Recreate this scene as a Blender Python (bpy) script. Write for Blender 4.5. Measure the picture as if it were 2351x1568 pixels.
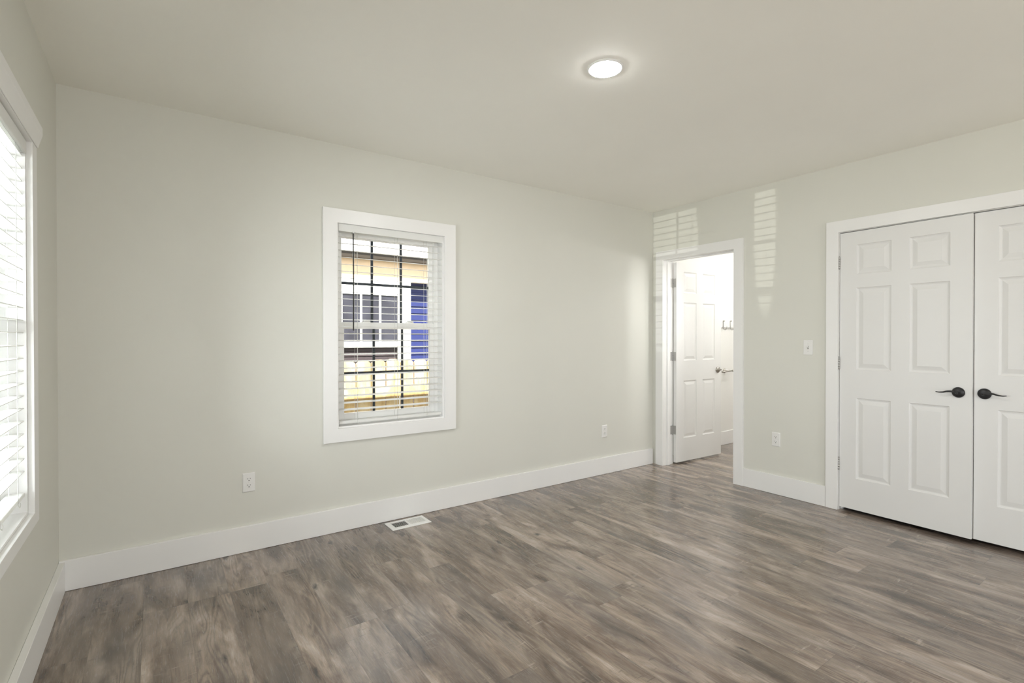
import bpy, bmesh, math, random
from mathutils import Vector, Matrix
random.seed(7)
for o in list(bpy.data.objects):
    bpy.data.objects.remove(o)
scene = bpy.context.scene
COL = scene.collection
PI = math.pi

# ------------------------------------------------------------------ camera
FPX = 1162.43
cam_d = bpy.data.cameras.new('camera')
cam_d.sensor_width = 36.0
cam_d.lens = 36.0 * FPX / 2351.0
cam_d.clip_start = 0.05
cam_d.clip_end = 200
cam = bpy.data.objects.new('camera', cam_d)
COL.objects.link(cam)
_yaw, _pit, _rol = 0.61397, -0.00679, -0.00057
F = Vector((math.sin(_yaw) * math.cos(_pit), math.cos(_yaw) * math.cos(_pit), math.sin(_pit)))
R0 = Vector((math.cos(_yaw), -math.sin(_yaw), 0))
U0 = R0.cross(F)
R1 = R0 * math.cos(_rol) + U0 * math.sin(_rol)
U1 = U0 * math.cos(_rol) - R0 * math.sin(_rol)
cam.matrix_world = Matrix(((R1.x, U1.x, -F.x, -4.1945), (R1.y, U1.y, -F.y, -3.4308),
                           (R1.z, U1.z, -F.z, 1.2909), (0, 0, 0, 1)))
scene.camera = cam

# ------------------------------------------------------------------ light and exposure
scene.view_settings.view_transform = 'Standard'
scene.view_settings.look = 'None'
scene.view_settings.exposure = 0.07
scene.view_settings.gamma = 1.0
scene.view_settings.use_curve_mapping = False
scene.cycles.max_bounces = 14
scene.cycles.diffuse_bounces = 8
scene.cycles.transparent_max_bounces = 24
scene.cycles.sample_clamp_indirect = 6.0

world = bpy.data.worlds.new('sky')
scene.world = world
world.use_nodes = True
wn = world.node_tree
wn.nodes['Background'].inputs[0].default_value = (0.90, 0.95, 1.0, 1)
wn.nodes['Background'].inputs[1].default_value = 3.3


def lamp(name, kind, loc, energy, color=(1, 1, 1), direction=None, **kw):
    d = bpy.data.lights.new(name, kind)
    d.energy = energy
    d.color = color
    sc = kw.pop('scale', None)
    for k, v in kw.items():
        setattr(d, k, v)
    o = bpy.data.objects.new(name, d)
    COL.objects.link(o)
    o.location = loc
    if direction is not None:
        o.rotation_euler = Vector(direction).to_track_quat('-Z', 'Y').to_euler()
    if sc:
        o.scale = sc
    return o


lamp('sun', 'SUN', (2, -6, 10), 26.0, (1.0, 0.94, 0.84), (-0.35, 1.0, -2.06), angle=0.009)
# unseen fill lamp, added outside an invented opening far behind the camera
lamp('opening_fill', 'AREA', (-2.3, -8.9, 1.25), 100.0, (0.96, 0.973, 1.0), (0, 1, 1.0),
     shape='RECTANGLE', size=2.4, size_y=2.2)
# second added fill lamp, outside an invented left wall opening behind the camera
lamp('rear_opening_fill', 'AREA', (-5.35, -5.5, 1.30), 58.0, (0.96, 0.973, 1.0), (1, 0.1, 1.1),
     shape='RECTANGLE', size=2.2, size_y=1.4)
# daylight at the side window, outside its glass
lamp('side_window_daylight', 'AREA', (-5.35, -1.15, 1.32), 165.0, (0.95, 0.968, 1.0), (1, 0, 0.85),
     shape='RECTANGLE', size=1.5, size_y=1.6)
# bulbs over the bathroom mirror
lamp('vanity_bulb', 'SPOT', (0.40, -1.36, 1.98), 36.0, (1.0, 0.99, 0.975), (-0.88, 1.36, -0.72),
     spot_size=math.radians(68), spot_blend=1.0, shadow_soft_size=0.045)
lamp('vanity_bulb', 'POINT', (1.05, -1.42, 1.95), 15.0, (1.0, 0.99, 0.975), shadow_soft_size=0.06)
lamp('bathroom_fill', 'AREA', (1.45, -0.85, 2.55), 15.0, (1.0, 0.99, 0.975), (0, 0, -1),  # unseen lamp, added to light the open door evenly
     shape='DISK', size=0.4)
# sun glints off parked cars, coming up through the side blind
lamp('car_glint', 'SPOT', (-19.6, -3.35, 0.23), 3000.0, (1.0, 0.97, 0.9),
     Vector((0, -0.20, 2.10)) - Vector((-19.6, -3.35, 0.23)), spot_size=0.1, spot_blend=0.12,
     shadow_soft_size=0.008, scale=(0.34, 1.05, 1))
lamp('car_glint', 'SPOT', (-19.6, -1.05, 0.23), 3000.0, (1.0, 0.97, 0.9),
     Vector((0, -1.17, 2.20)) - Vector((-19.6, -1.05, 0.23)), spot_size=0.1, spot_blend=0.4,
     shadow_soft_size=0.008, scale=(0.105, 0.80, 1))


# ------------------------------------------------------------------ materials
class NT:
    """small helper to wire shader nodes"""
    def __init__(self, name):
        self.m = bpy.data.materials.new(name)
        self.m.use_nodes = True
        self.t = self.m.node_tree
        self.b = self.t.nodes['Principled BSDF']

    def n(self, typ, **kw):
        x = self.t.nodes.new(typ)
        for k, v in kw.items():
            setattr(x, k, v)
        return x

    def l(self, a, b):
        self.t.links.new(a, b)

    def math(self, op, a, b=None, clamp=False):
        x = self.n('ShaderNodeMath', operation=op, use_clamp=clamp)
        for i, v in enumerate((a, b)):
            if v is None:
                continue
            if isinstance(v, (int, float)):
                x.inputs[i].default_value = v
            else:
                self.l(v, x.inputs[i])
        return x.outputs[0]

    def noise(self, vec, scale, detail=4, rough=0.5, dist=0.0):
        x = self.n('ShaderNodeTexNoise')
        x.inputs['Scale'].default_value = scale
        x.inputs['Detail'].default_value = detail
        x.inputs['Roughness'].default_value = rough
        x.inputs['Distortion'].default_value = dist
        if vec is not None:
            self.l(vec, x.inputs['Vector'])
        return x.outputs['Fac']

    def ramp(self, fac, stops):
        x = self.n('ShaderNodeValToRGB')
        el = x.color_ramp.elements
        while len(el) < len(stops):
            el.new(0.5)
        for e, (p, c) in zip(el, stops):
            e.position = p
            e.color = (c[0], c[1], c[2], 1) if not isinstance(c, (int, float)) else (c, c, c, 1)
        self.l(fac, x.inputs[0])
        return x.outputs[0]

    def mix(self, fac, a, b, mode='MIX'):
        x = self.n('ShaderNodeMix', data_type='RGBA', blend_type=mode)
        for i, v in ((0, fac), (6, a), (7, b)):
            if isinstance(v, (int, float)):
                x.inputs[i].default_value = v
            elif isinstance(v, (tuple, list)):
                x.inputs[i].default_value = (*v, 1)
            else:
                self.l(v, x.inputs[i])
        return x.outputs[2]

    def mapping(self, vec, scale=(1, 1, 1), loc=(0, 0, 0)):
        x = self.n('ShaderNodeMapping')
        x.inputs['Scale'].default_value = scale
        x.inputs['Location'].default_value = loc
        self.l(vec, x.inputs['Vector'])
        return x.outputs[0]

    def coord(self):
        return self.n('ShaderNodeTexCoord').outputs['Object']

    def bump(self, h, strength=0.2, dist=0.002):
        x = self.n('ShaderNodeBump')
        x.inputs['Strength'].default_value = strength
        x.inputs['Distance'].default_value = dist
        self.l(h, x.inputs['Height'])
        self.l(x.outputs[0], self.b.inputs['Normal'])


def paint(name, col, rough=0.5, var=0.03, bump=0.0, scale=6.0, spec=0.3, metal=0.0):
    k = NT(name)
    c = k.coord()
    f = k.noise(c, scale, 3)
    lo = tuple(max(0, v * (1 - var)) for v in col)
    hi = tuple(min(1, v * (1 + var)) for v in col)
    k.l(k.ramp(f, [(0.3, lo), (0.7, hi)]), k.b.inputs['Base Color'])
    k.b.inputs['Roughness'].default_value = rough
    k.b.inputs['Specular IOR Level'].default_value = spec
    k.b.inputs['Metallic'].default_value = metal
    if bump:
        k.bump(k.noise(c, 240, 2), bump, 0.0006)
    return k.m


M = {}
M['wall'] = paint('wall_paint', (0.690, 0.687, 0.634), 0.55, 0.012, 0.25, 1.5)
M['ceiling'] = paint('ceiling_paint', (0.935, 0.928, 0.880), 0.75, 0.012, 0.25, 1.5)
M['trim'] = paint('trim_white', (0.835, 0.832, 0.824), 0.32, 0.008, 0, 3, 0.45)
M['door'] = paint('door_white', (0.765, 0.762, 0.752), 0.38, 0.008, 0, 3, 0.4)
M['bath'] = paint('bathroom_paint', (0.80, 0.795, 0.77), 0.5, 0.01, 0.2, 2)
M['vinyl'] = paint('vinyl_white', (0.90, 0.90, 0.89), 0.35, 0.006, 0, 3, 0.45)
M['cord'] = paint('cord_white', (0.74, 0.74, 0.71), 0.7)
M['wand'] = paint('wand_backlit_dark', (0.045, 0.045, 0.045), 0.2)  # clear wand, coloured dark as it looks against the bright window
M['muntin'] = paint('muntin_slate', (0.050, 0.060, 0.085), 0.5)
M['plate'] = paint('plate_white', (0.79, 0.785, 0.77), 0.3, 0.006, 0, 3, 0.45)
M['slot'] = paint('slot_dark', (0.02, 0.02, 0.02), 0.6)
M['bronze'] = paint('bronze_black', (0.028, 0.028, 0.029), 0.38, 0.1, 0, 40, 0.5, 0.3)
M['nickel'] = paint('satin_nickel', (0.42, 0.40, 0.37), 0.32, 0.04, 0, 30, 0.5, 1.0)
M['hinge'] = paint('hinge_nickel', (0.50, 0.495, 0.48), 0.4, 0.04, 0, 30, 0.5, 0.6)
M['hook'] = paint('hook_silver', (0.56, 0.555, 0.54), 0.35, 0.04, 0, 30, 0.5, 0.4)
M['register'] = paint('register_white', (0.83, 0.83, 0.82), 0.4)
M['dark'] = paint('closet_painted_shade', (0.05, 0.048, 0.045), 0.8)  # shade inside the closet, put into the wall colour
M['ext'] = paint('outside_siding', (0.55, 0.55, 0.53), 0.7)
M['roof'] = paint('shingle_grey', (0.55, 0.54, 0.53), 0.85, 0.15, 0.3, 20)
M['ground'] = paint('dry_grass_ground', (0.13, 0.115, 0.07), 0.95, 0.3, 0.4, 9)
M['bluesiding'] = paint('siding_blue', (0.010, 0.017, 0.10), 0.55, 0.08)
M['mauvesiding'] = paint('siding_mauve', (0.030, 0.021, 0.026), 0.6, 0.08)
M['cream'] = paint('frieze_cream', (0.78, 0.58, 0.40), 0.7, 0.05)
M['exttrim'] = paint('outside_trim_white', (0.85, 0.85, 0.84), 0.5)
M['gutter'] = paint('gutter_brown', (0.030, 0.022, 0.016), 0.5)
M['farglass'] = paint('far_window_glass', (0.035, 0.035, 0.05), 0.12, 0.3, 0, 4, 0.5)


def glass():
    k = NT('window_glass')
    t = k.n('ShaderNodeBsdfTransparent')
    t.inputs[0].default_value = (0.95, 0.97, 0.96, 1)
    g = k.n('ShaderNodeBsdfGlossy')
    g.inputs['Roughness'].default_value = 0.02
    fr = k.n('ShaderNodeFresnel')
    fr.inputs[0].default_value = 1.35
    x = k.n('ShaderNodeMixShader')
    k.l(fr.outputs[0], x.inputs[0])
    k.l(t.outputs[0], x.inputs[1])
    k.l(g.outputs[0], x.inputs[2])
    out = k.t.nodes['Material Output']
    k.l(x.outputs[0], out.inputs[0])
    return k.m


M['glass'] = glass()


def slat_mat():
    """white vinyl, letting a little light through"""
    m = paint('blind_white', (0.90, 0.90, 0.885), 0.4, 0.006, 0, 3, 0.4)
    t = m.node_tree
    tr = t.nodes.new('ShaderNodeBsdfTranslucent')
    tr.inputs[0].default_value = (0.86, 0.86, 0.83, 1)
    x = t.nodes.new('ShaderNodeMixShader')
    x.inputs[0].default_value = 0.22
    t.links.new(t.nodes['Principled BSDF'].outputs[0], x.inputs[1])
    t.links.new(tr.outputs[0], x.inputs[2])
    t.links.new(x.outputs[0], t.nodes['Material Output'].inputs[0])
    return m


M['slat'] = slat_mat()


def lens():
    k = NT('lamp_diffuser')
    k.b.inputs['Base Color'].default_value = (0.9, 0.9, 0.9, 1)
    k.b.inputs['Emission Color'].default_value = (1, 0.985, 0.96, 1)
    k.b.inputs['Emission Strength'].default_value = 290.0
    return k.m


M['lens'] = lens()


def floor_mat():
    """grey brown oak vinyl plank: each plank has its own tone, grain, knots and saw marks"""
    k = NT('oak_plank_floor')
    uv = k.n('ShaderNodeUVMap', uv_map='plank').outputs[0]       # metres across, metres along
    at = k.n('ShaderNodeAttribute', attribute_name='plank_tone')
    sep = k.n('ShaderNodeSeparateColor')
    k.l(at.outputs['Color'], sep.inputs[0])
    r1, r2, r3 = sep.outputs
    s = k.n('ShaderNodeSeparateXYZ')
    k.l(uv, s.inputs[0])
    U, V = s.outputs[0], s.outputs[1]

    def vec(ku, kv, off):
        c = k.n('ShaderNodeCombineXYZ')
        k.l(k.math('ADD', k.math('MULTIPLY', U, ku), k.math('MULTIPLY', r1, off)), c.inputs[0])
        k.l(k.math('ADD', k.math('MULTIPLY', V, kv), k.math('MULTIPLY', r2, off)), c.inputs[1])
        k.l(k.math('MULTIPLY', r3, off), c.inputs[2])
        return c.outputs[0]

    # broad tone patches along the plank
    broad = k.noise(vec(10, 2.1, 37), 1.0, 5, 0.62, 0.7)
    tone = k.ramp(broad, [(0.30, (0.095, 0.069, 0.052)), (0.42, (0.205, 0.163, 0.132)),
                          (0.54, (0.315, 0.266, 0.226)), (0.68, (0.470, 0.418, 0.372))])
    # per plank brightness and warmth
    pl = k.ramp(r3, [(0.0, (0.74, 0.72, 0.70)), (0.45, (1.0, 0.985, 0.97)), (1.0, (1.20, 1.19, 1.19))])
    tone = k.mix(1.0, tone, pl, 'MULTIPLY')
    # mid streaks
    mid = k.noise(vec(46, 3.2, 17), 1.0, 4, 0.6, 0.5)
    tone = k.mix(0.55, tone, k.ramp(mid, [(0.30, (0.66, 0.64, 0.62)), (0.50, (1.0, 1.0, 1.0)), (0.70, (1.22, 1.21, 1.20))]), 'MULTIPLY')
    # cathedral grain: contour lines of a stretched noise
    cont = k.noise(vec(9, 0.85, 53), 1.0, 2, 0.4, 0.3)
    wave = k.math('SINE', k.math('MULTIPLY', cont, 120.0))
    wave = k.math('ADD', k.math('MULTIPLY', wave, 0.5), 0.5)
    mask = k.ramp(k.noise(vec(7, 1.7, 71), 1.0, 2), [(0.50, 0.0), (0.64, 1.0)])
    line = k.math('MULTIPLY', k.math('POWER', wave, 4.0), mask)
    tone = k.mix(k.math('MULTIPLY', line, 0.38), tone, (0.40, 0.335, 0.27))
    dk = k.math('MULTIPLY', k.math('POWER', k.math('SUBTRACT', 1.0, wave), 3.0), mask)
    tone = k.mix(k.math('MULTIPLY', dk, 0.42), tone, (0.085, 0.062, 0.046))
    # fine fibre
    fib = k.noise(vec(230, 9.0, 91), 1.0, 5, 0.7)
    tone = k.mix(0.65, tone, k.ramp(fib, [(0.30, (0.55, 0.54, 0.53)), (0.70, (1.32, 1.31, 1.30))]), 'MULTIPLY')
    # cross saw marks, short pale and dark strokes across the plank
    saw = k.noise(vec(11, 70, 23), 1.0, 3, 0.6, 0.3)
    sawm = k.ramp(k.noise(vec(7, 5.0, 29), 1.0, 2), [(0.52, 0.0), (0.63, 1.0)])
    tone = k.mix(k.math('MULTIPLY', k.ramp(saw, [(0.60, 0.0), (0.72, 0.60)]), sawm), tone, (0.50, 0.45, 0.40))
    tone = k.mix(k.math('MULTIPLY', k.ramp(saw, [(0.29, 0.7), (0.37, 0.0)]), sawm), tone, (0.075, 0.060, 0.046))
    # knots: a dark core in a smoky, stretched halo
    wob = k.noise(vec(30, 12, 47), 1.0, 3)

    def knots(ku, kv, off, stops, lo, hi):
        vo = k.n('ShaderNodeTexVoronoi')
        vo.inputs['Scale'].default_value = 1.0
        vv = k.n('ShaderNodeVectorMath', operation='ADD')
        cw = k.n('ShaderNodeCombineXYZ')
        k.l(k.math('MULTIPLY', wob, 0.75), cw.inputs[0])
        k.l(k.math('MULTIPLY', wob, 0.45), cw.inputs[1])
        k.l(vec(ku, kv, off), vv.inputs[0])
        k.l(cw.outputs[0], vv.inputs[1])
        k.l(vv.outputs[0], vo.inputs['Vector'])
        keep = k.n('ShaderNodeSeparateColor')
        k.l(vo.outputs['Color'], keep.inputs[0])
        return k.math('MULTIPLY', k.ramp(vo.outputs['Distance'], stops), k.ramp(keep.outputs[0], [(lo, 0.0), (hi, 1.0)]))

    halo = knots(7.0, 2.4, 61, [(0.05, 0.85), (0.22, 0.50), (0.46, 0.0)], 0.48, 0.56)
    tone = k.mix(halo, tone, (0.092, 0.073, 0.060))
    core = knots(10.5, 3.6, 67, [(0.04, 0.95), (0.10, 0.45), (0.18, 0.0)], 0.55, 0.58)
    tone = k.mix(core, tone, (0.040, 0.032, 0.027))
    # cooler grey drift
    drift = k.noise(vec(4, 0.9, 83), 1.0, 2)
    tone = k.mix(k.ramp(drift, [(0.45, 0.0), (0.7, 0.28)]), tone, (0.250, 0.238, 0.236))
    gm = k.n('ShaderNodeGamma')
    gm.inputs[1].default_value = 1.22
    k.l(tone, gm.inputs[0])
    bc = k.n('ShaderNodeVectorMath', operation='MULTIPLY')
    k.l(gm.outputs[0], bc.inputs[0])
    bc.inputs[1].default_value = (1.16, 1.145, 1.145)
    tone = bc.outputs[0]
    # seam: thin bevel line at plank edges (edge distances ride in the second uv map)
    ed = k.n('ShaderNodeUVMap', uv_map='edge').outputs[0]
    es = k.n('ShaderNodeSeparateXYZ')
    k.l(ed, es.inputs[0])
    a = k.math('MINIMUM', es.outputs[0], k.math('SUBTRACT', 0.178, es.outputs[0]))
    b = k.math('MINIMUM', es.outputs[1], k.math('SUBTRACT', at.outputs['Alpha'], es.outputs[1]))
    d = k.math('MINIMUM', a, b)
    seam = k.ramp(k.math('MULTIPLY', d, 100.0), [(0.02, 1.0), (0.14, 0.0)])
    tone = k.mix(k.math('MULTIPLY', seam, 0.45), tone, (0.06, 0.05, 0.04))
    k.l(tone, k.b.inputs['Base Color'])
    k.l(k.ramp(fib, [(0.3, 0.30), (0.7, 0.20)]), k.b.inputs['Roughness'])
    k.b.inputs['Specular IOR Level'].default_value = 0.6
    k.b.inputs['Coat Weight'].default_value = 0.45
    k.b.inputs['Coat Roughness'].default_value = 0.2
    k.bump(k.math('SUBTRACT', k.math('MULTIPLY', fib, 0.5), k.math('MULTIPLY', seam, 1.0)), 0.25, 0.001)
    return k.m


M['floor'] = floor_mat()


def fence_mat():
    k = NT('cedar_picket')
    c = k.coord()
    f = k.noise(k.mapping(c, (30, 30, 3)), 1.0, 4, 0.6)
    col = k.ramp(f, [(0.3, (0.46, 0.29, 0.11)), (0.7, (0.64, 0.47, 0.24))])
    p = k.noise(k.mapping(c, (6, 6, 4)), 1.0, 3)
    col = k.mix(k.ramp(p, [(0.45, 0.0), (0.65, 0.7)]), col, (0.74, 0.62, 0.42))
    k.l(col, k.b.inputs['Base Color'])
    k.b.inputs['Roughness'].default_value = 0.8
    return k.m


M['picket'] = fence_mat()


# ------------------------------------------------------------------ mesh helpers
class MB:
    def __init__(self):
        self.bm = bmesh.new()

    def box(self, x0, x1, y0, y1, z0, z1):
        v = [self.bm.verts.new(p) for p in ((x0, y0, z0), (x1, y0, z0), (x1, y1, z0), (x0, y1, z0),
                                            (x0, y0, z1), (x1, y0, z1), (x1, y1, z1), (x0, y1, z1))]
        for f in ((3, 2, 1, 0), (4, 5, 6, 7), (0, 1, 5, 4), (1, 2, 6, 5), (2, 3, 7, 6), (3, 0, 4, 7)):
            self.bm.faces.new([v[i] for i in f])
        return self

    def quad(self, *ps):
        self.bm.faces.new([self.bm.verts.new(p) for p in ps])
        return self

    def prism(self, pts, axis, a, b):
        """polygon pts (2-D) swept along axis from a to b"""
        def P(p, t):
            return {0: (t, p[0], p[1]), 1: (p[0], t, p[1]), 2: (p[0], p[1], t)}[axis]
        A = [self.bm.verts.new(P(p, a)) for p in pts]
        B = [self.bm.verts.new(P(p, b)) for p in pts]
        n = len(pts)
        self.bm.faces.new(A)
        self.bm.faces.new(B[::-1])
        for i in range(n):
            self.bm.faces.new((A[i], B[i], B[(i + 1) % n], A[(i + 1) % n]))
        return self

    def tube(self, path, rad, seg=10, cap=True, flat=1.0):
        """round tube along 3-D path; rad number or list; flat squashes it in z"""
        n = len(path)
        rad = [rad] * n if isinstance(rad, (int, float)) else rad
        rings = []
        for i, p in enumerate(path):
            p = Vector(p)
            t = (Vector(path[min(i + 1, n - 1)]) - Vector(path[max(i - 1, 0)])).normalized()
            ref = Vector((0, 0, 1)) if abs(t.z) < 0.9 else Vector((1, 0, 0))
            a = t.cross(ref).normalized()
            b = a.cross(t).normalized()
            rings.append([self.bm.verts.new(p + a * rad[i] * math.cos(q) + b * rad[i] * flat * math.sin(q))
                          for q in (2 * PI * j / seg for j in range(seg))])
        for i in range(n - 1):
            for j in range(seg):
                f = self.bm.faces.new((rings[i][j], rings[i][(j + 1) % seg], rings[i + 1][(j + 1) % seg], rings[i + 1][j]))
                f.smooth = True
        if cap:
            self.bm.faces.new(rings[0][::-1])
            self.bm.faces.new(rings[-1])
        return self

    def lathe(self, prof, origin, axis, seg=32):
        """prof: (radius, height) pairs turned about axis through origin"""
        ax = Vector(axis).normalized()
        ref = Vector((0, 0, 1)) if abs(ax.z) < 0.9 else Vector((1, 0, 0))
        a = ax.cross(ref).normalized()
        b = a.cross(ax).normalized()
        o = Vector(origin)
        rings = []
        for r, h in prof:
            if r < 1e-6:
                rings.append([self.bm.verts.new(o + ax * h)])
            else:
                rings.append([self.bm.verts.new(o + ax * h + (a * math.cos(q) + b * math.sin(q)) * r)
                              for q in (2 * PI * j / seg for j in range(seg))])
        for A, B in zip(rings, rings[1:]):
            for j in range(seg):
                q = [A[j % len(A)], A[(j + 1) % len(A)], B[(j + 1) % len(B)], B[j % len(B)]]
                u = []
                for v in q:
                    if v not in u:
                        u.append(v)
                if len(u) > 2:
                    f = self.bm.faces.new(u)
                    f.smooth = True
        return self

    def plate(self, us, zs, holes, d0, d1, axis):
        """one seamless board cut from a grid of cells (us x zs, minus holes), between depths d0 and d1 along axis"""
        def P(u, z, d):
            return (u, d, z) if axis == 1 else (d, u, z)
        cache = {}

        def V(i, j, d):
            if (i, j, d) not in cache:
                cache[(i, j, d)] = self.bm.verts.new(P(us[i], zs[j], d))
            return cache[(i, j, d)]
        cells = {(i, j) for i in range(len(us) - 1) for j in range(len(zs) - 1)} - set(holes)
        for i, j in cells:
            for d in (d0, d1):
                self.bm.faces.new((V(i, j, d), V(i + 1, j, d), V(i + 1, j + 1, d), V(i, j + 1, d)))
            for (a, b), nb in ((((i, j), (i + 1, j)), (i, j - 1)), (((i, j + 1), (i + 1, j + 1)), (i, j + 1)),
                               (((i, j), (i, j + 1)), (i - 1, j)), (((i + 1, j), (i + 1, j + 1)), (i + 1, j))):
                if nb not in cells:
                    self.bm.faces.new((V(*a, d0), V(*b, d0), V(*b, d1), V(*a, d1)))
        return self

    def obj(self, name, mat, parent=None, bevel=0.0, loc=None):
        bmesh.ops.recalc_face_normals(self.bm, faces=self.bm.faces[:])
        me = bpy.data.meshes.new(name)
        self.bm.to_mesh(me)
        self.bm.free()
        me.materials.append(M[mat] if isinstance(mat, str) else mat)
        o = bpy.data.objects.new(name, me)
        COL.objects.link(o)
        if parent is not None:
            o.parent = parent
        if loc:
            o.location = loc
        if bevel:
            b = o.modifiers.new('bevel', 'BEVEL')
            b.width = bevel
            b.segments = 2
            b.limit_method = 'ANGLE'
        return o


def tag(o, label, cat, group=None, kind=None):
    o['label'] = label
    o['category'] = cat
    if group:
        o['group'] = group
    if kind:
        o['kind'] = kind
    return o


def empty(name, loc, rz=0.0):
    o = bpy.data.objects.new(name, None)
    o.empty_display_size = 0.1
    COL.objects.link(o)
    o.location = loc
    o.rotation_euler = (0, 0, rz)
    return o


def struct(o, label, cat):
    return tag(o, label, cat, kind='structure')


def copy_tree(o, parent=None):
    c = o.copy()
    COL.objects.link(c)
    if parent is not None:
        c.parent = parent
    for ch in list(o.children):
        copy_tree(ch, c)
    return c


# ------------------------------------------------------------------ room shell
L, H, YF = 4.60, 2.58, -8.00         # room length along the window wall, height, front wall
TH = 0.15
WX0, WX1, WZ0, WZ1 = -3.203, -2.408, 0.688, 2.057      # window opening in the back wall
VY0, VY1, VZ0, VZ1 = -1.545, -0.748, 0.610, 2.052      # window opening in the left wall
DY0, DY1, DZ = -0.902, -0.138, 2.076                   # bathroom doorway in the right wall
CY0, CY1, CZ = -3.268, -1.738, 2.078                   # closet doorway in the right wall

w = MB()
w.box(-L - TH, WX0, 0, TH, -0.4, 2.9).box(WX1, 0.13, 0, TH, -0.4, 2.9)
w.box(WX0, WX1, 0, TH, -0.4, WZ0).box(WX0, WX1, 0, TH, WZ1, 2.9)
struct(w.obj('wall_back', 'wall'), 'pale greige wall holding the single window', 'wall')
w = MB()
w.box(-L - TH, -L, VY1, 0, -0.4, 2.9).box(-L - TH, -L, -4.35, VY0, -0.4, 2.9).box(-L - TH, -L, YF - TH, -6.65, -0.4, 2.9)
w.box(-L - TH, -L, -6.65, -4.35, -0.4, 0.6).box(-L - TH, -L, -6.65, -4.35, 2.1, 2.9)  # unseen opening behind the camera, added to let fill light in
w.box(-L - TH, -L, VY0, VY1, -0.4, VZ0).box(-L - TH, -L, VY0, VY1, VZ1, 2.9)
struct(w.obj('wall_left', 'wall'), 'pale greige wall at the left edge with a blind covered window', 'wall')
w = MB()
w.box(0, 0.13, DY1, 0, 0, H).box(0, 0.13, CY1, DY0, 0, H).box(0, 0.13, YF, CY0, 0, H)
w.box(0, 0.13, DY0, DY1, DZ, H).box(0, 0.13, CY0, CY1, CZ, H)
struct(w.obj('wall_right', 'wall'), 'pale greige wall with the open doorway and the closet', 'wall')
w = MB()
w.box(-L, -3.3, YF - TH, YF, 0, H).box(-1.3, 0.13, YF - TH, YF, 0, H).box(-3.3, -1.3, YF - TH, YF, 2.35, H)
struct(w.obj('wall_front', 'wall'), 'wall behind the viewpoint with a wide opening added for fill light', 'wall')
struct(MB().box(-L - TH, 3.0, YF - TH, TH, H, H + 0.12).obj('ceiling', 'ceiling'),
       'flat pale ceiling with one recessed lamp', 'ceiling')
# bathroom and closet shells beyond the right wall
BW = 0.10
struct(MB().box(0.13, 2.75, BW, BW + 0.05, 0, H).obj('wall_bathroom_left', 'bath'),
       'white wall behind the open door, with the hooks', 'wall')
struct(MB().box(2.70, 2.75, -1.62, BW, 0, H).obj('wall_bathroom_far', 'bath'), 'white far wall of the room beyond the doorway', 'wall')
struct(MB().box(0.13, 2.75, -1.70, -1.62, 0, H).obj('wall_bathroom_right', 'bath'), 'partition between the closet and the next room', 'wall')
w = MB()
w.box(0.75, 0.80, -3.80, -1.70, 0, H).box(0.13, 0.75, -3.85, -3.80, 0, H)
struct(w.obj('wall_closet', 'dark'), 'closet inside behind the double doors, its shade painted as near-black walls', 'wall')


# floor: one mesh, one face per plank, planks run away from the window wall
def build_floor():
    bm = bmesh.new()
    lu = bm.loops.layers.uv.new('plank')
    le = bm.loops.layers.uv.new('edge')
    lc = bm.loops.layers.float_color.new('plank_tone')
    W, LEN = 0.178, 1.22
    rnd = random.Random(21)
    x_first = -3.89 - 7 * W
    fixed = {6: (-0.512, 0.16, 0.92), 5: (-0.512, 0.35, 0.70)}
    n = int((2.75 - x_first) / W) + 1
    for i in range(n):
        x0, x1 = x_first + i * W, x_first + (i + 1) * W
        joint = fixed[i][0] if i in fixed else rnd.uniform(-LEN, 0)
        ys = [joint + LEN * j for j in range(-8, 3)]
        for y0 in ys:
            y1 = y0 + LEN
            a, b = max(y0, YF - 0.1), min(y1, BW)
            if b <= a or x1 < -L - 0.02:
                continue
            r1, r2, r3 = rnd.random(), rnd.random(), rnd.random()
            if i in fixed and abs(y0 - fixed[i][0]) < 0.01:
                r3 = fixed[i][1]
            if i in fixed and abs(y1 - fixed[i][0]) < 0.01:
                r3 = fixed[i][2]
            xa, xb = max(x0, -L - 0.02), min(x1, 2.75)
            vs = [bm.verts.new((x, y, 0)) for x, y in ((xa, a), (xb, a), (xb, b), (xa, b))]
            f = bm.faces.new(vs)
            for lp in f.loops:
                c = lp.vert.co
                lp[lu].uv = (c.x - x0, c.y - y0)
                lp[le].uv = (c.x - x0, c.y - y0)
                lp[lc] = (r1, r2, r3, LEN)
    me = bpy.data.meshes.new('floor')
    bm.to_mesh(me)
    bm.free()
    me.materials.append(M['floor'])
    o = bpy.data.objects.new('floor', me)
    COL.objects.link(o)
    return o


struct(build_floor(), 'grey brown oak plank floor', 'floor')
struct(MB().box(-L - TH, 2.75, YF - TH, BW, -0.4, -0.004).obj('floor_slab', 'ext'), 'slab under the plank floor', 'floor')

T = 0.020
HB = 0.158
struct(MB().box(-L + 0.001, -0.0205, -T, -0.0005, 0.001, HB).obj('baseboard_back', 'trim', bevel=0.002),
       'white baseboard under the single window', 'baseboard')
struct(MB().box(-L + 0.0005, -L + 0.026, YF, -T - 0.0005, 0.001, HB - 0.006).obj('baseboard_left', 'trim', bevel=0.002),
       'white baseboard along the left wall', 'baseboard')
struct(MB().box(-T + 0.003, -0.0005, CY1 + 0.0845, DY0 - 0.0845, 0.001, HB).obj('baseboard_right', 'trim', bevel=0.002),
       'short white baseboard between doorway and closet', 'baseboard')
struct(MB().box(1.0, 2.70, BW - 0.016, BW - 0.0005, 0.001, 0.162).obj('baseboard_bathroom', 'trim', bevel=0.002),
       'white baseboard seen beyond the open door', 'baseboard')

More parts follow.
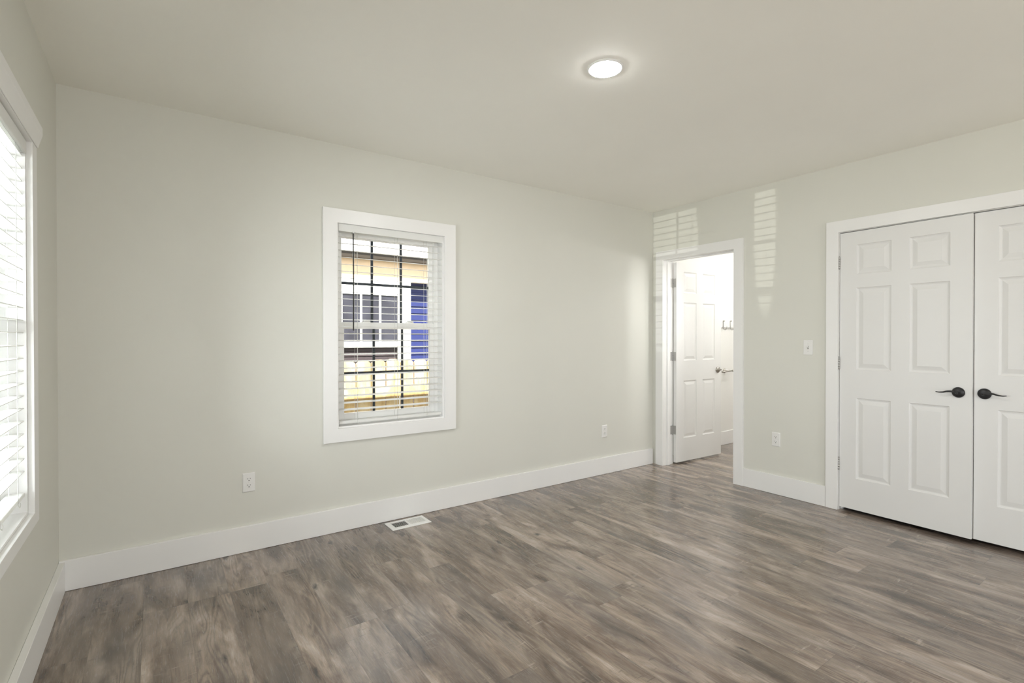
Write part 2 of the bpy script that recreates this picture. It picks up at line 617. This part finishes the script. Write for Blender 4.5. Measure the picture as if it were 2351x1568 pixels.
# door casings with jambs and stops
CW = 0.086
w = MB()
w.plate([DY0 - CW, DY0, DY1, DY1 + CW], [0.001, DZ, DZ + CW], [(1, 0)], -T, 0, 0)
w.box(0, 0.13, DY1 - 0.002, DY1, 0.001, DZ).box(0, 0.13, DY0, DY0 + 0.002, 0.001, DZ).box(0, 0.13, DY0, DY1, DZ - 0.002, DZ)
w.box(0.045, 0.088, DY1 - 0.013, DY1 - 0.002, 0.001, DZ - 0.002).box(0.045, 0.088, DY0 + 0.002, DY0 + 0.013, 0.001, DZ - 0.002)
w.box(0.045, 0.088, DY0 + 0.013, DY1 - 0.013, DZ - 0.013, DZ - 0.002)
w.box(0.13, 0.15, DY1, DY1 + CW, 0.001, DZ + CW).box(0.13, 0.15, DY0 - CW, DY0, 0.001, DZ + CW)
w.box(0.13, 0.15, DY0, DY1, DZ, DZ + CW)
struct(w.obj('trim_1', 'trim', bevel=0.0015), 'flat white casing around the open doorway', 'door casing')
w = MB()
w.plate([CY0 - 0.082, CY0, CY1, CY1 + 0.082], [0.001, CZ, CZ + CW], [(1, 0)], -T, 0, 0)
w.box(0, 0.13, CY1 - 0.003, CY1, 0.001, CZ).box(0, 0.13, CY0, CY0 + 0.003, 0.001, CZ).box(0, 0.13, CY0, CY1, CZ - 0.003, CZ)
w.box(0.04, 0.07, CY1 - 0.014, CY1 - 0.003, 0.001, CZ - 0.003).box(0.04, 0.07, CY0, CY1, CZ - 0.014, CZ - 0.003)
struct(w.obj('trim_2', 'trim', bevel=0.0015), 'flat white casing around the closet doors', 'door casing')


# ------------------------------------------------------------------ six panel doors
def panel_door_mesh(W, z0, z1, T=0.035, stile=0.110, mull=0.105):
    """door slab: local x 0..W, front face at y=0 looking to -y, back face at y=T"""
    pw = (W - 2 * stile - mull) / 2
    cols = [(stile, stile + pw), (stile + pw + mull, W - stile)]
    rows = [(0.258, 0.850), (1.058, 1.657), (1.755, 1.972)]
    xs = sorted({0, W, *[c for p in cols for c in p]})
    zs = sorted({z0, z1, *[c for p in rows for c in p]})
    prof = [(0.0, 0.0), (0.003, 0.004), (0.012, 0.0075), (0.017, 0.0075), (0.042, 0.0015), (0.044, 0.0010)]
    m = MB()
    for side in (0, 1):
        def Y(d):
            return d if side == 0 else T - d
        for i in range(len(xs) - 1):
            for j in range(len(zs) - 1):
                x0, x1, a, b = xs[i], xs[i + 1], zs[j], zs[j + 1]
                if (x0, x1) in cols and (a, b) in rows:
                    for (i0, d0), (i1, d1) in zip(prof, prof[1:]):
                        A = [(x0 + i0, Y(d0), a + i0), (x1 - i0, Y(d0), a + i0), (x1 - i0, Y(d0), b - i0), (x0 + i0, Y(d0), b - i0)]
                        B = [(x0 + i1, Y(d1), a + i1), (x1 - i1, Y(d1), a + i1), (x1 - i1, Y(d1), b - i1), (x0 + i1, Y(d1), b - i1)]
                        for q in range(4):
                            m.quad(A[q], A[(q + 1) % 4], B[(q + 1) % 4], B[q])
                    k, d = prof[-1]
                    m.quad((x0 + k, Y(d), a + k), (x1 - k, Y(d), a + k), (x1 - k, Y(d), b - k), (x0 + k, Y(d), b - k))
                else:
                    m.quad((x0, Y(0), a), (x1, Y(0), a), (x1, Y(0), b), (x0, Y(0), b))
    m.quad((0, 0, z0), (0, T, z0), (0, T, z1), (0, 0, z1))
    m.quad((W, 0, z0), (W, T, z0), (W, T, z1), (W, 0, z1))
    m.quad((0, 0, z0), (W, 0, z0), (W, T, z0), (0, T, z0))
    m.quad((0, 0, z1), (W, 0, z1), (W, T, z1), (0, T, z1))
    bmesh.ops.remove_doubles(m.bm, verts=m.bm.verts[:], dist=1e-5)
    return m


def lever(parent, x, z, direction, mat, front=-1, wave=1.0, length=0.112, y_face=0.0):
    """rosette and lever on a door face; direction +-1 along local x, front -1 faces -y"""
    ax = (0, front, 0)
    r = MB().lathe([(0.0325, 0.0), (0.0335, 0.004), (0.0320, 0.010), (0.026, 0.016), (0.016, 0.020), (0.0, 0.0215)],
                   (x, y_face, z), ax).obj('door_handle', mat, parent)
    m = MB()
    m.tube([(x, y_face + front * 0.012, z), (x, y_face + front * 0.044, z)], 0.0085, 12)
    pts, rad = [], []
    for i in range(17):
        t = i / 16
        zz = wave * (0.0065 * math.sin(PI * min(1, t * 1.55)) - 0.006 * max(0, t - 0.5) * 2 + 0.006 * max(0, t - 0.85) * 5)
        pts.append((x + direction * (t * length - 0.006), y_face + front * (0.040 - 0.004 * t), z + zz))
        rad.append(0.0052 * (1 - t) ** 0.8 + 0.0024)
    m.tube(pts, rad, 10)
    m.obj('lever', mat, r)
    return r


def hinge_mesh(z, h=0.089, x=0.0, y=0.0, r=0.0065):
    m = MB()
    for i in range(5):
        a = z - h / 2 + i * h / 5
        m.tube([(x, y, a + 0.0002), (x, y, a + h / 5 - 0.0002)], r, 12)
    m.lathe([(0.0, 0.0), (r * 0.8, 0.001), (r * 0.8, 0.004), (0, 0.006)], (x, y, z + h / 2), (0, 0, 1), 12)
    m.lathe([(0.0, 0.0), (r * 0.8, 0.001), (r * 0.8, 0.004), (0, 0.006)], (x, y, z - h / 2), (0, 0, -1), 12)
    return m


HZ = (1.852, 1.103, 0.350)
# bathroom door, swung open into the next room; origin on the hinge pin
d1 = empty('door_1', (0.141, DY1 - 0.002, 0), math.radians(-1.3))
struct(d1, 'white six panel door standing open into the next room', 'door')
s = panel_door_mesh(0.757, 0.018, 2.062, stile=0.115, mull=0.105).obj('door_slab', 'door', d1, loc=(0.005, -0.041, 0))
for z in HZ:
    m = hinge_mesh(z)
    m.box(0.0005, 0.0048, -0.038, -0.004, z - 0.0445, z + 0.0445)       # leaf on the door edge
    m.box(-0.046, -0.002, -0.0025, 0.0012, z - 0.0445, z + 0.0445)        # leaf on the jamb
    m.obj('hinge', 'hinge', d1)
lever(d1, 0.70, 0.945, -1, 'nickel', -1, 0.3, 0.10, -0.041)
lever(d1, 0.70, 0.945, -1, 'nickel', 1, 0.3, 0.10, -0.006)

# closet pair
d2 = empty('door_2', (0.002, CY1 - 0.006, 0), -PI / 2 - math.radians(1.8))
struct(d2, 'left white six panel closet door, handle on its right edge', 'door')
panel_door_mesh(0.758, 0.028, 2.069).obj('door_slab', 'door', d2)
lever(d2, 0.693, 0.944, -1, 'bronze', -1, 1.0)
for z in HZ:
    hinge_mesh(z, x=-0.003, y=-0.006).obj('hinge', 'hinge', d2)
d3 = empty('door_3', (0.003, CY0 + 0.758 + 0.004, 0), -PI / 2)
struct(d3, 'right white six panel closet door, cut off by the picture edge', 'door')
panel_door_mesh(0.756, 0.028, 2.069).obj('door_slab', 'door', d3)
lever(d3, 0.050, 0.944, 1, 'bronze', -1, 1.0)
for z in HZ:
    hinge_mesh(z, x=0.761, y=-0.006).obj('hinge', 'hinge', d3)


# ------------------------------------------------------------------ windows (built along local x, room side at -y)
def build_window(root, x0, x1, z0, z1, head=None, sill=0.09, casing=0.094):
    c = MB()
    c.plate([x0 - casing, x0, x1, x1 + casing], [z0 - sill, z0, z1, z1 + casing], [(1, 1)], -T, 0, 1)
    if head is not None:
        c.prism([(-T, z1 + casing), (-T - 0.018, z1 + casing), (-T - 0.018, z1 + casing - 0.03), (-T - 0.004, z1 + 0.003), (-T, z1 + 0.003)],
                0, x0 - casing, x1 + casing)
    c.obj('window_casing', 'trim', root, bevel=0.0015)
    j = 0.010
    f = MB()
    f.box(x0, x0 + j, 0, 0.085, z0, z1).box(x1 - j, x1, 0, 0.085, z0, z1)
    f.box(x0 + j, x1 - j, 0, 0.085, z1 - j, z1).box(x0 + j, x1 - j, 0, 0.085, z0, z0 + j)
    f.obj('window_jamb', 'trim', root)
    k = 0.038
    f = MB()
    f.box(x0, x0 + k, 0.085, 0.15, z0, z1).box(x1 - k, x1, 0.085, 0.15, z0, z1)
    f.box(x0 + k, x1 - k, 0.085, 0.15, z1 - k, z1).box(x0 + k, x1 - k, 0.085, 0.15, z0, z0 + k)
    f.obj('window_frame', 'vinyl', root, bevel=0.002)
    xm, a, b = (x0 + x1) / 2, x0 + k, x1 - k
    zr = z0 + (z1 - z0) * 0.5 + 0.004
    for nm, za, zb, ya, st, rl, rh in (('upper_sash', zr - 0.02, z1 - k, 0.118, 0.028, 0.044, 0.032),
                                       ('lower_sash', z0 + k, zr + 0.026, 0.090, 0.036, 0.045, 0.046)):
        y0, y1 = ya, ya + 0.026
        m = MB()
        m.box(a, a + st, y0, y1, za, zb).box(b - st, b, y0, y1, za, zb)
        m.box(a + st, b - st, y0, y1, za, za + rl).box(a + st, b - st, y0, y1, zb - rh, zb)
        sa = m.obj(nm, 'vinyl', root, bevel=0.002)
        ga, gb, gz0, gz1 = a + st, b - st, za + rl, zb - rh
        MB().box(ga, gb, y0 + 0.010, y0 + 0.014, gz0, gz1).obj('window_pane', 'glass', sa)
        g = MB()
        for q in (1, 2):
            xx = ga + (gb - ga) * q / 3
            g.box(xx - 0.009, xx + 0.009, y0 + 0.0155, y0 + 0.0215, gz0, gz1)
        zz = gz0 + (gz1 - gz0) * 0.47
        g.box(ga, gb, y0 + 0.0150, y0 + 0.0220, zz - 0.009, zz + 0.009)
        g.obj('muntin_grid', 'muntin', sa)
        if nm == 'lower_sash':
            lk = MB()
            for q in (0.27, 0.73):
                xx = a + (b - a) * q
                lk.box(xx - 0.028, xx + 0.028, y0 + 0.002, y0 + 0.024, zb, zb + 0.006)
                lk.tube([(xx - 0.02, y0 + 0.006, zb + 0.012), (xx + 0.025, y0 + 0.010, zb + 0.012)], 0.0055, 8)
            lk.obj('sash_lock', 'vinyl', sa)


def build_blind(root, x0, x1, z0, z1, z_rail, first, pitch, wand_x, cords, tilt=0.03):
    """slats along local x, depth to +y from the wall face"""
    v = MB()
    v.box(x0, x1, -0.004, 0.006, z1 - 0.050, z1 - 0.003)
    v.box(x0, x0 + 0.006, 0.006, 0.03, z1 - 0.050, z1 - 0.003).box(x1 - 0.006, x1, 0.006, 0.03, z1 - 0.050, z1 - 0.003)
    v.obj('valance', 'slat', root, bevel=0.0015)
    MB().box(x0 + 0.008, x1 - 0.008, 0.010, 0.056, z1 - 0.044, z1 - 0.008).obj('headrail', 'slat', root)
    sl = MB()
    z = first
    yc, hd = 0.032, 0.0245
    while z > z_rail + 0.05:
        top, bot = [], []
        for q in range(5):
            t = -1 + q / 2
            zz = z + 0.0012 * (1 - t * t) + t * hd * tilt
            top.append((yc + t * hd, zz + 0.0014))
            bot.append((yc + t * hd, zz - 0.0014))
        sl.prism(top + bot[::-1], 0, x0 + 0.004, x1 - 0.004)
        z -= pitch
    sl.obj('slats', 'slat', root)
    MB().box(x0 + 0.004, x1 - 0.004, yc - 0.0255, yc + 0.0255, z_rail - 0.009, z_rail + 0.009).obj('bottom_rail', 'slat', root, bevel=0.003)
    for cx in cords:
        c = MB()
        for dy in (-0.0262, 0.0262):
            c.tube([(cx, yc + dy, z1 - 0.045), (cx, yc + dy, z_rail - 0.010)], 0.0010, 6)
        c.tube([(cx + 0.012, yc, z1 - 0.045), (cx + 0.012, yc, z_rail)], 0.0009, 6)
        c.tube([(cx, yc - 0.0262, z_rail - 0.010), (cx + 0.004, yc - 0.030, z_rail - 0.020), (cx + 0.012, yc - 0.031, z_rail - 0.012),
                (cx + 0.016, yc - 0.029, z_rail - 0.004)], 0.0012, 6)
        c.obj('ladder_cord', 'cord', root)
    if wand_x is not None:
        wnd = MB()
        wnd.tube([(wand_x, -0.008, z1 - 0.058), (wand_x + 0.001, -0.009, z1 - 0.40), (wand_x, -0.008, z1 - 0.715)], 0.0042, 6)
        wnd.obj('tilt_wand', 'wand', root)
        hk = MB().box(wand_x - 0.005, wand_x + 0.005, -0.009, 0.012, z1 - 0.058, z1 - 0.046)
        hk.obj('wand_hook', 'hinge', root)


w1 = empty('window_1', (0, 0, 0))
struct(w1, 'white double hung window with dark grids in the middle of the wall', 'window')
build_window(w1, WX0, WX1, WZ0, WZ1)
b1 = empty('window_blind', (0, 0, 0))
tag(b1, 'open white slatted blind inside the single window, neighbouring house showing through', 'blind', 'slatted window blinds')
build_blind(b1, WX0 + 0.011, WX1 - 0.011, WZ0, WZ1, 0.722, 1.980, 0.0470, -3.096, (-3.066, -2.776, -2.545), 0.10)

# left window: local frame turned so that local -y looks to +x (into the room)
w2 = empty('window_2', (-L, 0, 0), PI / 2)
struct(w2, 'white cased window at the left picture edge', 'window')
build_window(w2, VY0, VY1, VZ0, VZ1, head=1, sill=0.050, casing=0.086)
b2 = empty('window_blind', (-L, 0, 0), PI / 2)
tag(b2, 'white slatted blind glowing in the window at the left picture edge', 'blind', 'slatted window blinds')
build_blind(b2, VY0 + 0.011, VY1 - 0.011, VZ0, VZ1, 0.690, 1.988, 0.0483, None, (-0.885, -1.15, -1.41), 0.01)


# ------------------------------------------------------------------ small fittings (built facing -y, then turned)
def outlet(name, loc, rz, label):
    r = empty(name, loc, rz)
    tag(r, label, 'outlet', 'wall outlets')
    m = MB()
    m.prism([(-0.035, -0.0575), (0.035, -0.0575), (0.035, 0.0575), (-0.035, 0.0575)], 1, -0.002, -0.0002)
    pl = m.obj('cover_plate', 'plate', r)
    pl.data.clear_geometry()
    bm = bmesh.new()
    A = [(-0.035, -0.0003, -0.058), (0.035, -0.0003, -0.058), (0.035, -0.0003, 0.058), (-0.035, -0.0003, 0.058)]
    B = [(x * 0.99, -0.003, z * 0.99) for x, y, z in A]
    C2 = [(x * 0.86, -0.0058, z * 0.91) for x, y, z in A]
    rings = [[bm.verts.new(p) for p in q] for q in (A, B, C2)]
    for P, Q in zip(rings, rings[1:]):
        for i in range(4):
            bm.faces.new((P[i], P[(i + 1) % 4], Q[(i + 1) % 4], Q[i]))
    bm.faces.new(rings[2])
    bm.faces.new(rings[0][::-1])
    bmesh.ops.recalc_face_normals(bm, faces=bm.faces[:])
    bm.to_mesh(pl.data)
    bm.free()
    for zc in (0.0195, -0.0195):
        q = MB()
        pts = []
        for i in range(32):
            a = 2 * PI * i / 32
            pts.append((0.0168 * math.cos(a), max(-0.0128, min(0.0128, 0.0168 * math.sin(a))) + zc))
        q.prism(pts, 1, -0.0078, -0.0055)
        f = q.obj('receptacle', 'plate', r)
        s = MB()
        s.box(-0.0078, -0.0055, -0.0083, -0.0076, zc + 0.000, zc + 0.0085)
        s.box(0.0055, 0.0076, -0.0083, -0.0076, zc + 0.001, zc + 0.0080)
        s.lathe([(0.0030, 0.0), (0.0030, 0.0006), (0, 0.0006)], (0, -0.0077, zc - 0.0068), (0, -1, 0), 12)
        s.obj('contact_slot', 'slot', f)
    MB().lathe([(0.003, 0.0), (0.003, 0.001), (0.0, 0.0014)], (0, -0.0056, 0), (0, -1, 0), 12).obj('screw', 'plate', r)
    return r


outlet('wall_outlet', (-3.733, 0, 0.416), 0, 'white outlet low on the window wall, left of the window')
outlet('wall_outlet', (-0.701, 0, 0.404), 0, 'white outlet low on the window wall, near the open doorway')
outlet('wall_outlet', (0, -1.271, 0.452), -PI / 2, 'white outlet under the light switch beside the closet')

sw = empty('light_switch', (0, -1.521, 1.215), -PI / 2)
tag(sw, 'white toggle light switch on the wall left of the closet', 'light switch')
m = MB()
m.box(-0.035, 0.035, -0.0055, -0.0003, -0.0575, 0.0575)
m.obj('cover_plate', 'plate', sw, bevel=0.003)
MB().box(-0.006, 0.006, -0.0062, -0.0055, -0.012, 0.012).obj('toggle_slot', 'nickel', sw)
MB().prism([(-0.0060, -0.006), (-0.0060, 0.006), (-0.018, 0.013), (-0.018, 0.006)], 0, -0.0042, 0.0042).obj('toggle', 'plate', sw, bevel=0.001)
for z in (0.030, -0.030):
    MB().lathe([(0.003, 0.0), (0.003, 0.001), (0.0, 0.0014)], (0, -0.0055, z), (0, -1, 0), 12).obj('screw', 'plate', sw)

# floor register
fv = empty('floor_register', (-2.757, -0.131, 0))
tag(fv, 'white metal floor vent against the baseboard below the window', 'floor vent')
hx, hy = 0.143, 0.079
m = MB()
gx, gy = 0.112, 0.046
prof = [(hx, hy, 0.0008), (hx - 0.002, hy - 0.002, 0.004), (gx + 0.004, gy + 0.004, 0.0075), (gx, gy, 0.0075), (gx, gy, 0.0012)]
rings = [[m.bm.verts.new(p) for p in ((-a, -b, z), (a, -b, z), (a, b, z), (-a, b, z))] for a, b, z in prof]
for P, Q in zip(rings, rings[1:]):
    for i in range(4):
        m.bm.faces.new((P[i], P[(i + 1) % 4], Q[(i + 1) % 4], Q[i]))
m.box(-0.009, 0.003, -gy, gy, 0.0012, 0.0072)
m.obj('register_frame', 'register', fv)
MB().box(-gx, gx, -gy, gy, 0.0005, 0.0012).obj('duct_shade_sheet', 'slot', fv)  # dark sheet standing in for the shade below the louvres
lv = MB()
for i in range(10):
    xx = -gx + 0.0035 + i * 0.0102
    lv.prism([(xx+0.0040, 0.0012), (xx + 0.0056, 0.0012), (xx + 0.0016, 0.0070), (xx, 0.0070)], 1, -gy, gy)
for i in range(10):
    xx = 0.0055 + i * 0.0107
    lv.prism([(xx + 0.0010, 0.0012), (xx + 0.0030, 0.0012), (xx + 0.0080, 0.0070), (xx + 0.0040, 0.0070)], 1, -gy, gy)
lv.obj('louvres', 'register', fv)

# recessed lamp
dl = empty('recessed_light', (-2.431, -1.703, H))
tag(dl, 'round glowing recessed lamp in the ceiling', 'ceiling light')
MB().lathe([(0.0752, -0.0005), (0.086, -0.0005), (0.085, -0.004), (0.079, -0.0065), (0.0752, -0.0065), (0.0752, -0.0005)], (0, 0, 0), (0, 0, 1), 48).obj('trim_ring', 'trim', dl)
MB().lathe([(0.075, -0.0008), (0.075, -0.0064), (0.066, -0.0095), (0.045, -0.0118), (0.02, -0.0128), (0.0, -0.013)], (0, 0, 0), (0, 0, 1), 48).obj('diffuser', 'lens', dl)

# hook rail and bar holder on the wall beyond the doorway
hr = empty('hook_rail', (1.52, BW, 1.47))
tag(hr, 'white hook board with silver double hooks, seen past the open door', 'hook rail')
MB().box(-0.27, 0.27, -0.018, -0.0005, -0.055, 0.056).obj('board', 'trim', hr, bevel=0.003)
for hxx in (-0.135, 0.012, 0.159):
    h = MB()
    h.tube([(hxx, -0.020, 0.028), (hxx, -0.022, -0.052)], [0.006, 0.0045], 8)
    h.lathe([(0, -0.010), (0.009, -0.005), (0.011, 0.0), (0.009, 0.006), (0, 0.009)], (hxx, -0.033, 0.026), (0, -1, 0), 12)
    pts = [(hxx, -0.022, -0.052)] + [(hxx, -0.045 + 0.023 * math.cos(a), -0.052 - 0.030 * math.sin(a)) for a in (PI * i / 8 for i in range(1, 9))]
    pts.append((hxx, -0.070, -0.040))
    h.tube(pts, 0.0045, 8)
    h.obj('hook', 'hook', hr)
tb = empty('towel_holder', (1.44, BW, 0.895))
tag(tb, 'small dark metal bar holder on the wall under the hook board', 'towel holder')
MB().lathe([(0.027, 0.0005), (0.027, 0.006), (0.020, 0.010), (0.011, 0.014), (0.0105, 0.062), (0, 0.064)], (0.0, 0, 0), (0, -1, 0), 24).obj('wall_rosette', 'nickel', tb)
m = MB()
m.tube([(-0.13, -0.060, -0.008), (0.0, -0.060, -0.004), (0.085, -0.060, -0.001)], 0.0075, 10)
for q in (-0.13, 0.088):
    m.lathe([(0, -0.012), (0.010, -0.008), (0.0125, 0.0), (0.010, 0.008), (0, 0.012)], (q, -0.060, -0.008 if q < 0 else -0.001), (1, 0, 0), 14)
m.obj('bar', 'nickel', tb)

# ------------------------------------------------------------------ outside
GZ = -0.40
struct(MB().box(-40, 30, -20, 40, GZ - 0.05, GZ).obj('ground', 'ground'), 'dry ground between the two houses', 'ground')
struct(MB().box(-L - 0.5, 3.3, YF - 0.5, 0.45, 2.73, 2.795).obj('roof', 'ext'), 'eave of this house above the window', 'roof')

fe = empty('picket_fence', (-2.4, 1.5, GZ))
tag(fe, 'sunlit wooden picket fence with clipped tops, outside the window', 'fence')
for i in range(26):
    xl = -2.588 + 0.1524 * (i - 11) + 0.005
    xr = xl + 0.1424
    zt = 1.075 + random.uniform(-0.004, 0.004)
    MB().prism([(xl, GZ + 0.02), (xr, GZ + 0.02), (xr, zt - 0.032), (xr - 0.036, zt), (xl + 0.036, zt), (xl, zt - 0.032)], 1, 1.5, 1.517)\
        .obj('picket', 'picket', fe).location = (2.4, -1.5, -GZ)
for za in (0.700, -0.15):
    MB().box(-4.30, -0.25, 1.460, 1.4995, za, za + 0.095).obj('rail', 'picket', fe).location = (2.4, -1.5, -GZ)
for px in (-4.2, -0.4):
    MB().box(px - 0.045, px + 0.045, 1.5175, 1.607, GZ, 1.02).obj('post', 'picket', fe).location = (2.4, -1.5, -GZ)


def siding(m, x0, x1, y, z0, z1, lap=0.11):
    z = z0
    while z < z1 - 1e-4:
        zt = min(z + lap, z1)
        m.prism([(y, z), (y - 0.014, z), (y - 0.003, zt), (y, zt)], 0, x0, x1)
        z = zt


NH = empty('neighbouring_house', (-1.5, 4.0, GZ))
tag(NH, 'blue neighbouring house with white trim behind the picket fence', 'house')


def part(mb, name, mat, parent=NH, bevel=0):
    o = mb.obj(name, mat, parent, bevel)
    if parent is NH:
        o.location = (1.5, -4.0, -GZ)
    return o


m = MB()
m.box(-8, -0.93, 4.0, 9, GZ, 2.47)
siding(m, -8, -0.93, 4.0, GZ, 2.16, 0.075)
part(m, 'mauve_wall', 'mauvesiding')
m = MB()
m.box(-0.93, 4.5, 4.12, 9, GZ, 2.47)
siding(m, -0.93, 4.5, 4.12, GZ, 2.20)
part(m, 'blue_wall', 'bluesiding')
part(MB().box(-8, 4.5, 3.965, 4.12, 2.17, 2.47), 'frieze_board', 'cream')
part(MB().box(-1.135, -0.925, 3.955, 4.12, GZ, 2.17), 'corner_board', 'exttrim')
part(MB().box(-8, 4.8, 3.85, 3.93, 2.462, 2.545), 'gutter', 'gutter')
part(MB().prism([(3.83, 2.545), (3.83, 2.575), (9.3, 4.9), (9.3, 4.87)], 0, -8.2, 4.8), 'roof', 'roof')
wf = MB()
wf.box(-2.36, -1.131, 3.960, 3.985, 1.94, 2.17).box(-2.36, -1.131, 3.955, 3.985, 1.155, 1.240)
wf.box(-2.36, -2.26, 3.960, 3.985, 1.24, 1.94)
for xa in (-1.7065, -1.4165, -1.9965):
    wf.box(xa - 0.0165, xa + 0.0165, 3.965, 3.985, 1.24, 1.94)
fo = part(wf, 'house_window', 'exttrim')
part(MB().box(-2.27, -1.131, 3.972, 3.984, 1.238, 1.942), 'window_glass', 'farglass', fo)
